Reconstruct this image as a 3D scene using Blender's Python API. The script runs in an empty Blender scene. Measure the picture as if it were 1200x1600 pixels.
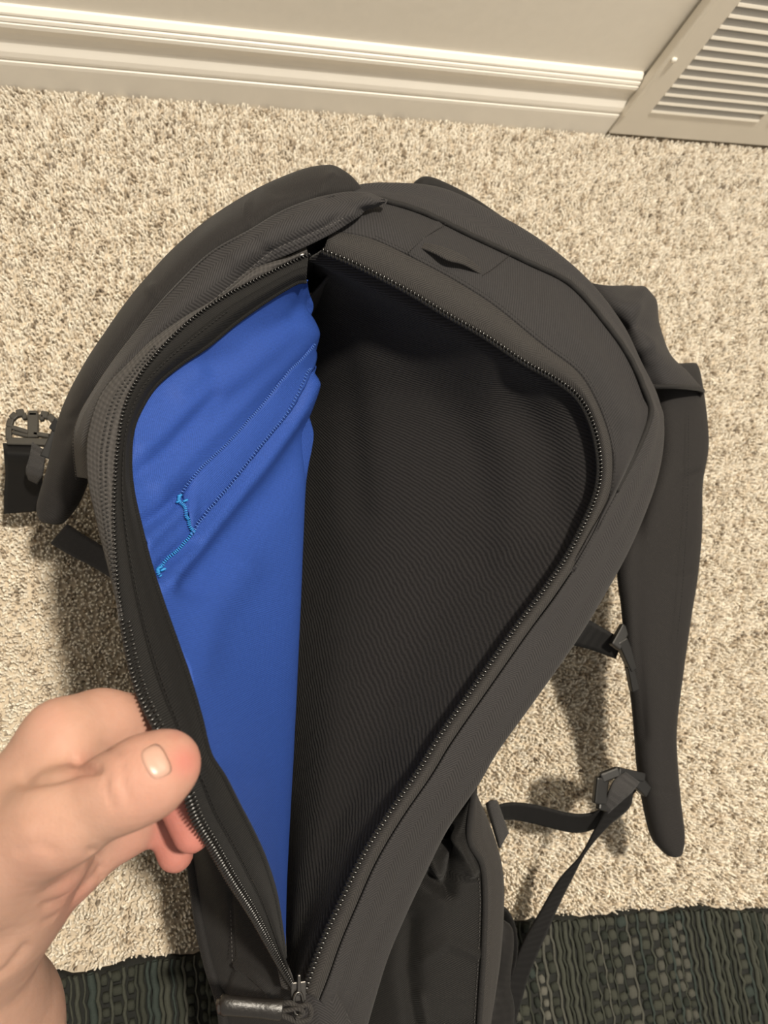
import bpy, bmesh, math, random
import numpy as np
from mathutils import Vector, Matrix

random.seed(7); RNG = np.random.default_rng(7)
S = bpy.context.scene
COL = S.collection

# ------------------------------------------------------------------ camera
W_, H_ = 1200, 1600
FPX = 1150.0
CAM_H = 0.64
YAW, PIT, ROL = 0.95491125, 1.22926776, 0.85322477
WALL_Y = 0.5588           # front foot of the baseboard
_f = np.array([math.sin(YAW)*math.cos(PIT), math.cos(YAW)*math.cos(PIT), -math.sin(PIT)])
_r0 = np.array([math.cos(YAW), -math.sin(YAW), 0.0]); _u0 = np.cross(_r0, _f)
_r = math.cos(ROL)*_r0 + math.sin(ROL)*_u0
_u = -math.sin(ROL)*_r0 + math.cos(ROL)*_u0
CAM = np.array([0, 0, CAM_H])
cd = bpy.data.cameras.new('camera'); cam = bpy.data.objects.new('camera', cd); COL.objects.link(cam)
M = Matrix.Identity(4)
for i in range(3):
    M[i][0] = _r[i]; M[i][1] = _u[i]; M[i][2] = -_f[i]; M[i][3] = CAM[i]
cam.matrix_world = M
cd.sensor_fit = 'HORIZONTAL'; cd.sensor_width = 36.0; cd.lens = 36.0*FPX/W_
cd.clip_start = 0.02
cd.dof.use_dof = True; cd.dof.focus_distance = 0.42; cd.dof.aperture_fstop = cd.lens/2.4   # a phone's small pupil
S.camera = cam

# ------------------------------------------------------------------ light
wd = bpy.data.worlds.new('room_world'); S.world = wd; wd.use_nodes = True
bg = wd.node_tree.nodes['Background']
bg.inputs[0].default_value = (1.0, 0.94, 0.85, 1); bg.inputs[1].default_value = 0.50
def area_light(name, loc, target, size, power, color):
    l = bpy.data.lights.new(name, 'AREA'); l.shape = 'DISK'; l.size = size; l.energy = power; l.color = color
    o = bpy.data.objects.new(name, l); COL.objects.link(o); o.location = loc
    o.rotation_euler = (Vector(target)-Vector(loc)).to_track_quat('-Z', 'Y').to_euler()
    return o
area_light('ceiling_lamp', (0.46, 0.27, 2.35), (0.3, 0.2, 0), 0.16, 72, (1.0, 0.91, 0.77))
S.view_settings.view_transform = 'Standard'; S.view_settings.look = 'None'
S.view_settings.exposure = 0.0; S.view_settings.gamma = 1.0; S.view_settings.use_curve_mapping = False

# ------------------------------------------------------------------ helpers
def P(px, py, z):
    """point at height z seen at frame position (px, py)"""
    d = _f + _r*(px-600)/FPX - _u*(py-800)/FPX
    t = (z-CAM_H)/d[2]
    return CAM + d*t
def PS(lst):
    return np.array([P(*q) for q in lst])
def PY(px, py, Y):
    d = _f + _r*(px-600)/FPX - _u*(py-800)/FPX
    return CAM + d*(Y/d[1])

def crom(pts, us):
    """Catmull-Rom through pts (n,k), sampled at parameters us in [0,n-1]"""
    pts = np.asarray(pts, float); n = len(pts)
    us = np.clip(us, 0, n-1-1e-9); i = np.floor(us).astype(int); t = (us-i)[:, None]
    p1 = pts[i]; p2 = pts[np.minimum(i+1, n-1)]
    p0 = np.where((i > 0)[:, None], pts[np.maximum(i-1, 0)], 2*p1-p2)
    p3 = np.where((i+2 < n)[:, None], pts[np.minimum(i+2, n-1)], 2*p2-p1)
    return 0.5*((2*p1)+(-p0+p2)*t+(2*p0-5*p1+4*p2-p3)*t**2+(-p0+3*p1-3*p2+p3)*t**3)
def dense(pts, n):
    """n points evenly spaced along a smooth curve through 3-D pts"""
    pts = np.asarray(pts, float)
    c = crom(pts, np.linspace(0, len(pts)-1, 60*len(pts)))
    s = np.concatenate([[0], np.cumsum(np.linalg.norm(np.diff(c, axis=0), axis=1))])
    q = np.linspace(0, s[-1], n)
    return np.stack([np.interp(q, s, c[:, k]) for k in range(c.shape[1])], 1)
def clen(c): return float(np.linalg.norm(np.diff(c, axis=0), axis=1).sum())

def tag(o, label=None, cat=None, group=None, kind=None):
    if label: o['label'] = label
    if cat: o['category'] = cat
    if group: o['group'] = group
    if kind: o['kind'] = kind
    return o
def link(name, me, mat, parent=None):
    o = bpy.data.objects.new(name, me); COL.objects.link(o)
    if mat and not me.materials: me.materials.append(mat)
    if parent:
        o.parent = parent; o.matrix_parent_inverse = parent.matrix_world.inverted() if False else Matrix.Translation(-Vector(parent.location))
    return o
def empty(name, loc, label, cat, group=None):
    o = bpy.data.objects.new(name, None); COL.objects.link(o); o.location = loc; o.empty_display_size = .05
    return tag(o, label, cat, group)
def mesh_from(name, V, Fc, uv=None, smooth=True):
    me = bpy.data.meshes.new(name)
    me.from_pydata([tuple(v) for v in V], [], [tuple(int(i) for i in f) for f in Fc])
    if uv is not None:
        l = me.uv_layers.new(name='UVMap')
        vi = np.empty(len(me.loops), int); me.loops.foreach_get('vertex_index', vi)
        l.data.foreach_set('uv', np.asarray(uv, np.float32)[vi].ravel())
    if smooth: me.polygons.foreach_set('use_smooth', [True]*len(me.polygons))
    me.update(); return me

def grid_sheet(G):
    """G (n,m,3) point grid -> V, F, UV in metres"""
    n, m = G.shape[:2]
    V = G.reshape(-1, 3)
    F = [(i*m+j, i*m+j+1, (i+1)*m+j+1, (i+1)*m+j) for i in range(n-1) for j in range(m-1)]
    mid = G[:, m//2]
    us = np.concatenate([[0], np.cumsum(np.linalg.norm(np.diff(mid, axis=0), axis=1))])
    vs = np.concatenate([np.zeros((n, 1)), np.cumsum(np.linalg.norm(np.diff(G, axis=1), axis=2), axis=1)], 1)
    uv = np.stack([np.repeat(us[:, None], m, 1), vs], 2).reshape(-1, 2)
    return V, F, uv
def normals(G):
    a = np.gradient(G, axis=0); b = np.gradient(G, axis=1)
    n = np.cross(a, b); l = np.linalg.norm(n, axis=2, keepdims=True); n = n/np.maximum(l, 1e-9)
    s = np.where(((CAM-G)*n).sum(2, keepdims=True) < 0, -1, 1)
    return n*s
def loft_grid(curves, nu, nv):
    """curves: lists of the same number of 3-D stations; smooth both ways"""
    C = np.array(curves)                       # k, s, 3
    k, s = C.shape[:2]
    u = np.linspace(0, s-1, nu)
    L = np.stack([crom(C[i], u) for i in range(k)], 0)         # k,nu,3
    v = np.linspace(0, k-1, nv)
    out = np.stack([crom(L[:, i], v) for i in range(nu)], 0)   # nu,nv,3
    return out
def sheet(name, G, mat, parent, thick=0.0015):
    V, F, uv = grid_sheet(G)
    # consistent facing towards the viewer's side
    me = mesh_from(name, V, F, uv)
    nn = normals(G).reshape(-1, 3)
    if (np.array([me.polygons[len(F)//2].normal]) @ nn[F[len(F)//2][0]])[0] < 0: me.flip_normals()
    o = link(name, me, mat, parent)
    if thick:
        s = o.modifiers.new('s', 'SOLIDIFY'); s.thickness = thick; s.offset = -1
    return o
def loft(name, curves, nu, nv, mat, parent, thick=0.0015, fn=None, bulge=0.0):
    G = loft_grid([PS(c) for c in curves], nu, nv)
    if bulge:
        w = np.sin(np.linspace(0, math.pi, nv))[None, :, None]
        G = G + normals(G)*w*bulge
    if fn is not None: G = fn(G)
    return sheet(name, G, mat, parent, thick)
def to_px(Q):
    d = Q-CAM; w = d@_f
    return 600+FPX*(d@_r)/w, 800-FPX*(d@_u)/w
def crease(G, segs):
    """segs: list of (polyline px, width px, height m): soft ridges (+) or folds (-)"""
    X, Y = to_px(G); N = normals(G); out = G.copy()
    for poly, w, h in segs:
        D = np.full(X.shape, 1e9)
        for (ax, ay), (bx, by) in zip(poly[:-1], poly[1:]):
            t = np.clip(((X-ax)*(bx-ax)+(Y-ay)*(by-ay))/((bx-ax)**2+(by-ay)**2), 0, 1)
            D = np.minimum(D, np.hypot(X-ax-t*(bx-ax), Y-ay-t*(by-ay)))
        out += N*(h*np.exp(-(D/w)**2))[..., None]
    return out
def tube(name, C, rad, mat, parent, sides=8, flat=1.0):
    C = np.asarray(C, float); n = len(C)
    rad = np.full(n, rad) if np.isscalar(rad) else np.asarray(rad)
    T = np.gradient(C, axis=0); T /= np.linalg.norm(T, axis=1, keepdims=True)
    V = []; F = []; uv = []
    s = np.concatenate([[0], np.cumsum(np.linalg.norm(np.diff(C, axis=0), axis=1))])
    up = np.array([0, 0, 1.0])
    for i in range(n):
        a = np.cross(T[i], up); a /= max(np.linalg.norm(a), 1e-6); b = np.cross(a, T[i])
        for k in range(sides):
            th = 2*math.pi*k/sides
            V.append(C[i]+rad[i]*(math.cos(th)*a+flat*math.sin(th)*b)); uv.append((s[i], rad[i]*th))
    for i in range(n-1):
        for k in range(sides):
            F.append((i*sides+k, i*sides+(k+1) % sides, (i+1)*sides+(k+1) % sides, (i+1)*sides+k))
    F.append(tuple(range(sides))[::-1]); F.append(tuple((n-1)*sides+k for k in range(sides)))
    me = mesh_from(name, V, F, uv)
    return link(name, me, mat, parent)
def pad(name, left, right, thick, mat, parent, nu=60, nv=17, fn=None, expo=2.6, capround=True):
    """padded strap: two edge curves with a rounded, closed section between"""
    A = PS(left); B = PS(right)
    u = np.linspace(0, len(A)-1, nu); A = crom(A, u); B = crom(B, u)
    rings = []
    for i in range(nu):
        c = (A[i]+B[i])/2; h = (B[i]-A[i])/2
        t = (A[min(i+1, nu-1)]+B[min(i+1, nu-1)]-A[max(i-1, 0)]-B[max(i-1, 0)])
        n = np.cross(h, t); n /= np.linalg.norm(n)
        if n @ (CAM-c) < 0: n = -n
        e = min(i, nu-1-i)/(nu-1)*nu/4.0
        k = math.sqrt(max(0.0, 1-(1-min(1, e+.12))**2)) if capround else 1.0
        ring = []
        for j in range(2*nv):
            th = 2*math.pi*j/(2*nv); cs, sn = math.cos(th), math.sin(th)
            x = math.copysign(abs(cs)**(2/expo), cs); y = math.copysign(abs(sn)**(2/expo), sn)
            ring.append(c+h*x+n*(thick/2*y*(0.35+0.65*k)))
        rings.append(ring)
    G = np.array(rings)
    if fn is not None: G = fn(G)
    n2 = 2*nv
    V = G.reshape(-1, 3); F = []
    for i in range(nu-1):
        for j in range(n2):
            F.append((i*n2+j, i*n2+(j+1) % n2, (i+1)*n2+(j+1) % n2, (i+1)*n2+j))
    F.append(tuple(range(n2))[::-1]); F.append(tuple((nu-1)*n2+j for j in range(n2)))
    cl = np.concatenate([[0], np.cumsum(np.linalg.norm(np.diff((A+B)/2, axis=0), axis=1))])
    uv = []
    for i in range(nu):
        for j in range(n2):
            uv.append((cl[i], np.linalg.norm(B[i]-A[i])*0.5*(1-math.cos(2*math.pi*j/n2))))
    me = mesh_from(name, V, F, uv)
    bm = bmesh.new(); bm.from_mesh(me); bmesh.ops.recalc_face_normals(bm, faces=bm.faces); bm.to_mesh(me); bm.free()
    return link(name, me, mat, parent)
def ribbon(name, left, right, mat, parent, thick=0.0016, nu=50, nv=7):
    G = loft_grid([PS(left), PS(right)], nu, nv)
    return sheet(name, G, mat, parent, thick)
def box_verts(c, ax, ay, az):
    return [c+sx*ax+sy*ay+sz*az for sx in (-1, 1) for sy in (-1, 1) for sz in (-1, 1)]
BOXF = [(0, 1, 3, 2), (4, 6, 7, 5), (0, 4, 5, 1), (2, 3, 7, 6), (0, 2, 6, 4), (1, 5, 7, 3)]
class MB:
    def __init__(s): s.V = []; s.F = []
    def box(s, c, ax, ay, az):
        k = len(s.V); s.V += box_verts(np.asarray(c), np.asarray(ax), np.asarray(ay), np.asarray(az)); s.F += [tuple(k+i for i in f) for f in BOXF]
    def bead(s, c, a, b, n, sides=6):
        """small ellipsoid: long axis a, side b, up n (half lengths)"""
        k = len(s.V); c = np.asarray(c)
        s.V.append(c-a)
        for q, w in ((-.6, .8), (.6, .8)):
            for j in range(sides):
                th = 2*math.pi*j/sides
                s.V.append(c+a*q+w*(b*math.cos(th)+n*math.sin(th)))
        s.V.append(c+a)
        for j in range(sides):
            j2 = (j+1) % sides
            s.F.append((k, k+1+j2, k+1+j)); s.F.append((k+1+j, k+1+j2, k+1+sides+j2, k+1+sides+j))
            s.F.append((k+1+sides+j, k+1+sides+j2, k+1+2*sides))
    def build(s, name, mat, parent=None, smooth=False, bevel=0):
        me = mesh_from(name, s.V, s.F, None, smooth)
        o = link(name, me, mat, parent)
        if bevel:
            b = o.modifiers.new('b', 'BEVEL'); b.width = bevel; b.segments = 2; b.limit_method = 'ANGLE'
        return o

# ------------------------------------------------------------------ materials
def mat_new(name):
    m = bpy.data.materials.new(name); m.use_nodes = True
    nt = m.node_tree; b = nt.nodes['Principled BSDF']
    return m, nt, b
def nd(nt, t, **kw):
    n = nt.nodes.new(t)
    for k, v in kw.items(): setattr(n, k, v)
    return n
def mth(nt, op, a, b=None):
    n = nd(nt, 'ShaderNodeMath', operation=op)
    for i, x in enumerate((a, b)):
        if x is None: continue
        if isinstance(x, (int, float)): n.inputs[i].default_value = x
        else: nt.links.new(x, n.inputs[i])
    return n.outputs[0]
def mixc(nt, fac, a, b):
    n = nd(nt, 'ShaderNodeMix', data_type='RGBA')
    for sock, x in ((n.inputs[0], fac), (n.inputs[6], a), (n.inputs[7], b)):
        if isinstance(x, tuple): sock.default_value = (*x, 1) if len(x) == 3 else x
        elif isinstance(x, (int, float)): sock.default_value = x
        else: nt.links.new(x, sock)
    return n.outputs[2]
def fabric(name, col, pitch=.0016, chev=.010, slope=1.0, contrast=.45, bump=.0003, rough=.75, sheen=.05, spec=.18, cross=0.0, fuzz=0.0, along=False):
    m, nt, b = mat_new(name)
    uv = nd(nt, 'ShaderNodeUVMap'); sp = nd(nt, 'ShaderNodeSeparateXYZ'); nt.links.new(uv.outputs[0], sp.inputs[0])
    u, v = sp.outputs[0], sp.outputs[1]
    if along: u, v = v, u
    if chev:
        pp = mth(nt, 'PINGPONG', v, chev)
    else: pp = v
    if fuzz:
        dn = nd(nt, 'ShaderNodeTexNoise'); dn.inputs['Scale'].default_value = 60; dn.inputs['Detail'].default_value = 3; nt.links.new(uv.outputs[0], dn.inputs['Vector'])
        u = mth(nt, 'ADD', u, mth(nt, 'MULTIPLY', dn.outputs[0], pitch*1.3))
    ph = mth(nt, 'MULTIPLY', mth(nt, 'ADD', u, mth(nt, 'MULTIPLY', pp, slope)), 2*math.pi/pitch)
    w = mth(nt, 'ADD', mth(nt, 'MULTIPLY', mth(nt, 'SINE', ph), .5), .5)
    if cross:
        w2 = mth(nt, 'ADD', mth(nt, 'MULTIPLY', mth(nt, 'SINE', mth(nt, 'MULTIPLY', v, 2*math.pi/cross)), .5), .5)
        w = mth(nt, 'MULTIPLY', mth(nt, 'ADD', w, w2), .5)
    no = nd(nt, 'ShaderNodeTexNoise'); no.inputs['Scale'].default_value = 900; no.inputs['Detail'].default_value = 2
    geo = nd(nt, 'ShaderNodeTexCoord'); nt.links.new(geo.outputs['Object'], no.inputs['Vector'])
    f = mth(nt, 'ADD', mth(nt, 'MULTIPLY', w, contrast), mth(nt, 'MULTIPLY', no.outputs[0], .5+fuzz))
    dark = tuple(c*.45 for c in col); lite = tuple(c*1.35 for c in col)
    nt.links.new(mixc(nt, f, dark, lite), b.inputs['Base Color'])
    b.inputs['Roughness'].default_value = rough; b.inputs['Specular IOR Level'].default_value = spec
    b.inputs['Sheen Weight'].default_value = sheen; b.inputs['Sheen Roughness'].default_value = .5
    bp = nd(nt, 'ShaderNodeBump'); bp.inputs['Strength'].default_value = .8; bp.inputs['Distance'].default_value = bump
    nt.links.new(mth(nt, 'ADD', w, mth(nt, 'MULTIPLY', no.outputs[0], .4+fuzz)), bp.inputs['Height'])
    nt.links.new(bp.outputs[0], b.inputs['Normal'])
    return m
def plain(name, col, rough=.5, spec=.4, metal=0.0, bump=0.0, scale=300, var=.12):
    m, nt, b = mat_new(name)
    no = nd(nt, 'ShaderNodeTexNoise'); no.inputs['Scale'].default_value = scale; no.inputs['Detail'].default_value = 3
    g = nd(nt, 'ShaderNodeTexCoord'); nt.links.new(g.outputs['Object'], no.inputs['Vector'])
    nt.links.new(mixc(nt, no.outputs[0], tuple(c*(1-var) for c in col), tuple(min(1, c*(1+var)) for c in col)), b.inputs['Base Color'])
    b.inputs['Roughness'].default_value = rough; b.inputs['Specular IOR Level'].default_value = spec; b.inputs['Metallic'].default_value = metal
    if bump:
        bp = nd(nt, 'ShaderNodeBump'); bp.inputs['Distance'].default_value = bump; bp.inputs['Strength'].default_value = .6
        nt.links.new(no.outputs[0], bp.inputs['Height']); nt.links.new(bp.outputs[0], b.inputs['Normal'])
    return m
CH = (.0285, .0268, .0275)
M_twill = fabric('charcoal_twill', CH, .0019, .0, .45, .45, .00016)
M_herr = fabric('charcoal_herringbone', CH, .0022, .011, .8, .75, .0002)
M_herr2 = fabric('herringbone_tape', (.031, .0285, .027), .0017, .0055, .9, .7, .0002)
M_smooth = fabric('smooth_woven_panel', (.019, .0178, .0176), .0010, .0, .4, .3, .00015, rough=.7)  # dark base also carries the shade over the lower front panel
M_fleece = fabric('black_ribbed_fleece', (.0170, .0160, .0162), .0035, .0, .95, .62, .0006, rough=.95, sheen=.08, spec=.05, fuzz=.35)
M_tape = fabric('black_zip_tape', (.0100, .0095, .0092), .0012, .0, .3, .5, .0003, rough=.7, sheen=.03)
M_tapeout = fabric('grey_zip_tape', (.056, .052, .050), .0032, .0, .0, .5, .0006, rough=.8, cross=.0035)
M_bind = fabric('black_binding', (.008, .0077, .0077), .0014, .0, .5, .4, .0003, rough=.8, sheen=.03)
M_web = fabric('black_webbing', (.0085, .008, .008), .0010, .003, 1.0, .2, .0001, rough=.65, sheen=.03, along=True)
M_webgrey = fabric('grey_webbing', (.045, .043, .043), .0014, .003, 1.0, .4, .0003, rough=.7, along=True)
M_strap = fabric('shoulder_strap_fabric', (.0225, .0205, .020), .0012, .0, .6, .3, .0002, rough=.75)
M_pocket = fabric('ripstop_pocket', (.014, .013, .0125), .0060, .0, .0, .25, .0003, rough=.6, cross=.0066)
M_mesh = fabric('side_pocket_fabric_shaded', (.0088, .0081, .0076), .0016, .0, .5, .5, .0003, rough=.65)  # shade over the lower bag is put into this darker base colour
M_blue = fabric('royal_blue_lining', (.028, .072, .310), .0011, .0, .25, .5, .00025, rough=.5, sheen=.0, spec=.16, cross=.0011)
M_blueth = plain('blue_thread', (.05, .13, .42), .5)
M_cyanth = plain('bright_blue_thread', (.015, .19, .48), .5)
M_teeth = plain('black_nylon_teeth', (0.0099, 0.0094, 0.0088), .22, .7)
M_thread = plain('black_thread', (0.0066, 0.0060, 0.0060), .6)
M_greyth = plain('grey_thread', (.07, .066, .064), .6)
M_plastic = plain('black_plastic', (0.0110, 0.0105, 0.0099), .35, .5)
M_clearplastic = plain('smoky_plastic', (.035, .032, .027), .2, .6)
M_leather = plain('black_leather', (0.0121, 0.0105, 0.0094), .38, .5, bump=.0004, scale=500)
M_metal = plain('dark_metal', (.10, .095, .09), .28, .5, metal=.9)
M_wall = plain('wall_paint', (.80, .755, .67), .7, .3, bump=.0003, scale=120, var=.03)
M_trim = plain('trim_paint', (.84, .80, .725), .35, .5, var=.03, scale=40)
M_grille = plain('grille_paint', (.74, .69, .60), .42, .5, var=.03, scale=40)
M_duct = plain('duct_interior', (.05, .045, .04), .8)
M_rugbase = plain('rug_base', (.009, .010, .0085), .9, scale=500, var=.5)

# ------------------------------------------------------------------ setting: floor, wall, baseboard
def carpet_material():
    m, nt, b = mat_new('carpet_fibre')
    at = nd(nt, 'ShaderNodeVertexColor', layer_name='tuft')
    nt.links.new(at.outputs[0], b.inputs['Base Color'])
    b.inputs['Roughness'].default_value = .9; b.inputs['Specular IOR Level'].default_value = .15
    b.inputs['Sheen Weight'].default_value = .15
    return m
M_pile = carpet_material()
M_under = plain('carpet_backing', (.50, .43, .335), .95, .1, scale=350, var=.35)
fl = MB(); fl.box((0.3, -0.7, -.0565), (2.2, 0, 0), (0, 1.32, 0), (0, 0, .05))
tag(fl.build('floor', M_under), kind='structure')
wl = MB(); wl.box((0.3, WALL_Y+.012+.05, 1.15), (2.2, 0, 0), (0, .05, 0), (0, 0, 1.2))
tag(wl.build('wall_back', M_wall), kind='structure')

GX = 0.5115                      # left edge of the air grille
HB = 0.0765
prof = [(0, 1.0), (.003, .998), (.0062, .955), (.0066, .93), (.0056, .925), (.0056, .915), (.0076, .905), (.0084, .87),
        (.0076, .862), (.0076, .852), (.0092, .845), (.0096, .80), (.0086, .76), (.0074, .70), (.0070, .62), (.0074, .56), (.0086, .52),
        (.0102, .47), (.0110, .41), (.0110, .375), (.0096, .37), (.0096, .355), (.0118, .345), (.0122, .30), (.0122, -.14)]
me_v = []; me_f = []
for x in (-1.6, GX-.001):
    for d, h in prof: me_v.append((x, WALL_Y+.0122-d, h*HB))
    me_v.append((x, WALL_Y+.0122, -.14*HB))
n = len(prof)+1
for i in range(n): me_f.append((i, (i+1) % n, n+(i+1) % n, n+i))
me_f.append(tuple(range(n))[::-1]); me_f.append(tuple(range(n, 2*n)))
bb = link('baseboard_back', mesh_from('baseboard_back', me_v, me_f, None, False), M_trim); tag(bb, kind='structure')
bpy.context.view_layer.update()

# ------------------------------------------------------------------ return-air grille
gr = empty('air_grille', (GX+.2, WALL_Y, 0), 'white metal return air grille with horizontal louvers at the foot of the wall', 'vent')
ft = .0075                       # frame stands this far proud of the wall
gy = WALL_Y-.003
LX0, LX1 = GX+.030, GX+.176      # first bank of louvers
LX2, LX3 = GX+.192, GX+.338
Z0, ZP, NL = .0385, .01245, 26
ztop = Z0+ZP*NL+.002
GXR = LX3+.032; ZT = ztop+.03; ZB = .003
def fbox(b, x0, x1, z0, z1, y0=gy, y1=gy+.010): b.box(((x0+x1)/2, (y0+y1)/2, (z0+z1)/2), ((x1-x0)/2, 0, 0), (0, (y1-y0)/2, 0), (0, 0, (z1-z0)/2))
b = MB()
for (x0, x1, z0, z1) in ((GX, LX0, ZB, ZT), (LX3, GXR, ZB, ZT), (LX1, LX2, Z0, ztop), (LX0, LX3, ZB, Z0), (LX0, LX3, ztop, ZT)): fbox(b, x0, x1, z0, z1)
b.build('frame', M_grille, gr, bevel=.0)
for (x0, x1, z0, z1) in ((GX-.0012, GX+.0035, ZB+.028, ZT), (GXR-.0035, GXR+.0012, ZB, ZT)):
    lip = MB(); fbox(lip, x0, x1, z0, z1, gy-.0022, gy+.006)
    lip.build('rolled_edge', M_grille, gr, bevel=.0016)
bk = MB(); fbox(bk, LX0-.004, LX3+.004, Z0-.004, ztop+.004, gy+.0102, gy+.0107); bk.build('duct_backing', M_duct, gr)
lm = bpy.data.meshes.new('louver')
nseg = 5; lv = []; lf = []
hx = (LX1-LX0)/2
for sx in (-hx, hx):
    for k in range(nseg+1):      # a curved blade, lower lip out, upper edge back
        t = k/nseg; lv.append((sx, -.0026+.0100*t**1.5, -.0020+.0082*t**.75))
    for k in range(nseg, -1, -1):
        t = k/nseg; lv.append((sx, -.0017+.0100*t**1.5, -.0032+.0082*t**.75))
q = 2*(nseg+1)
for i in range(q): lf.append((i, (i+1) % q, q+(i+1) % q, q+i))
lf.append(tuple(range(q))[::-1]); lf.append(tuple(range(q, 2*q)))
lm.from_pydata(lv, [], lf); lm.update(); lm.materials.append(M_grille)
for bank in ((LX0+LX1)/2, (LX2+LX3)/2):
    for i in range(NL):
        o = link('louver', lm, None, gr); o.location = (bank, gy+.0015, Z0+.0030+ZP*(i+.0))
sc = MB()
pc = PY(1053, 94, gy-.001)
sc.bead(pc, np.array([.0035, 0, 0]), np.array([0, .0022, 0]), np.array([0, 0, .0035]), 10)
sc.build('screw', M_trim, gr, True)

# ------------------------------------------------------------------ carpet pile
bag_foot = [(430, 1700), (350, 1560), (330, 1300), (330, 700), (480, 420), (640, 380), (830, 480), (900, 640), (880, 800), (760, 1150), (740, 1400), (720, 1700)]
RUG_EDGE = [(-400, 1560), (-100, 1540), (80, 1527), (150, 1521), (217, 1505), (317, 1492), (560, 1466), (810, 1441), (905, 1437), (1000, 1428), (1100, 1421), (1200, 1426), (1400, 1424), (1700, 1420)]
re_w = np.array([P(x, y, .006)[:2] for x, y in RUG_EDGE])
def build_pile():
    x0, x1, y0, y1 = -.42, 1.05, -.30, WALL_Y-.001
    sp = .0027
    xs = np.arange(x0, x1, sp); ys = np.arange(y0, y1, sp)
    X, Y = np.meshgrid(xs, ys); X = X.ravel(); Y = Y.ravel()
    X = X+RNG.uniform(-.5, .5, X.size)*sp; Y = Y+RNG.uniform(-.5, .5, Y.size)*sp
    keep = Y > np.interp(X, re_w[:, 0], re_w[:, 1])+.0008
    # not under the bag
    poly = np.array([P(a, c, .0)[:2] for a, c in [(430, 1560), (420, 1250), (380, 800), (520, 500), (800, 540), (860, 700), (720, 1100), (680, 1500)]])
    ins = np.zeros(X.size, bool); j = len(poly)-1
    for i in range(len(poly)):
        xi, yi = poly[i]; xj, yj = poly[j]
        c = ((yi > Y) != (yj > Y)) & (X < (xj-xi)*(Y-yi)/(yj-yi+1e-12)+xi); ins ^= c; j = i
    # only what the frame and a step aside can see
    keep &= ~ins
    d = np.stack([X, Y, np.zeros_like(X)], 1)-CAM; w = d@_f
    px = 600+FPX*(d@_r)/w; py = 800-FPX*(d@_u)/w
    keep &= (px > -330) & (px < 1480) & (py > -60) & (py < 1790)
    X = X[keep]; Y = Y[keep]; n = X.size
    def lown(freq, seed):
        r = np.random.default_rng(seed); o = np.zeros(n)
        for k in range(14):
            a = r.uniform(0, 2*math.pi); q = freq*r.uniform(.5, 1.6)
            o += np.sin((X*math.cos(a)+Y*math.sin(a))*q+r.uniform(0, 6.28))
        return o/math.sqrt(7)
    clump = .75*lown(720, 3)+.45*lown(200, 4)
    ang = RNG.uniform(0, 2*math.pi, n)*.55+lown(160, 5)*1.7
    lean = RNG.uniform(.0002, .0022, n)
    hgt = .0058+.0007*lown(420, 9)+RNG.uniform(-.0009, .0009, n)
    rad = RNG.uniform(.0011, .0017, n)
    dx = np.cos(ang); dy = np.sin(ang)
    base = np.stack([X, Y, np.full(n, -.0066)], 1)
    lv = [(0, 0, 1.0), (.45, .62, 1.05), (1.0, 1.0, .62)]
    V = np.empty((n, 10, 3), np.float32)
    tw = RNG.uniform(0, 6.28, n)
    for a, (l, h, r) in enumerate(lv):
        c = base + np.stack([dx*lean*l, dy*lean*l, hgt*h], 1)
        for k in range(3):
            th = tw+2*math.pi*k/3+a*.5
            V[:, a*3+k] = c+np.stack([np.cos(th)*rad*r, np.sin(th)*rad*r, np.zeros(n)], 1)
    V[:, 9] = base+np.stack([dx*lean*1.25, dy*lean*1.25, hgt*1.04], 1)
    F = []
    for a in range(2):
        for k in range(3):
            k2 = (k+1) % 3
            F += [(a*3+k, a*3+k2, (a+1)*3+k2), (a*3+k, (a+1)*3+k2, (a+1)*3+k)]
    for k in range(3): F.append((6+k, 6+(k+1) % 3, 9))
    F = np.array(F, np.int32)
    allF = (F[None]+(np.arange(n, dtype=np.int32)*10)[:, None, None]).reshape(-1)
    me = bpy.data.meshes.new('carpet_pile')
    nf = n*len(F)
    me.vertices.add(n*10); me.vertices.foreach_set('co', V.ravel())
    me.loops.add(nf*3); me.loops.foreach_set('vertex_index', allF)
    me.polygons.add(nf); me.polygons.foreach_set('loop_start', np.arange(0, nf*3, 3, dtype=np.int32))
    me.polygons.foreach_set('use_smooth', np.ones(nf, bool))
    me.update(calc_edges=True)
    # colours of the yarn
    cream = np.array([.80, .735, .62]); tan = np.array([.66, .575, .455]); brn = np.array([.33, .265, .19])
    t = RNG.uniform(0, 1, n)
    k = np.clip(.38+.50*clump+RNG.normal(0, .25, n), -.1, 1.5)[:, None]
    c = cream*(1-k)+tan*k
    dk = (t < .03+.32*np.clip(clump-.40, 0, 1.5))
    c[dk] = brn*RNG.uniform(.7, 1.5, (dk.sum(), 1))
    c = c*RNG.uniform(.9, 1.1, (n, 1))
    ca = me.color_attributes.new('tuft', 'FLOAT_COLOR', 'POINT')
    cc = np.ones((n, 10, 4), np.float32); cc[:, :, :3] = c[:, None, :]
    ca.data.foreach_set('color', cc.ravel())
    return link('carpet_pile', me, M_pile)
pile = build_pile(); tag(pile, 'beige cut pile carpet flecked with tan and brown covering the floor', 'carpet', kind='stuff')

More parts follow.
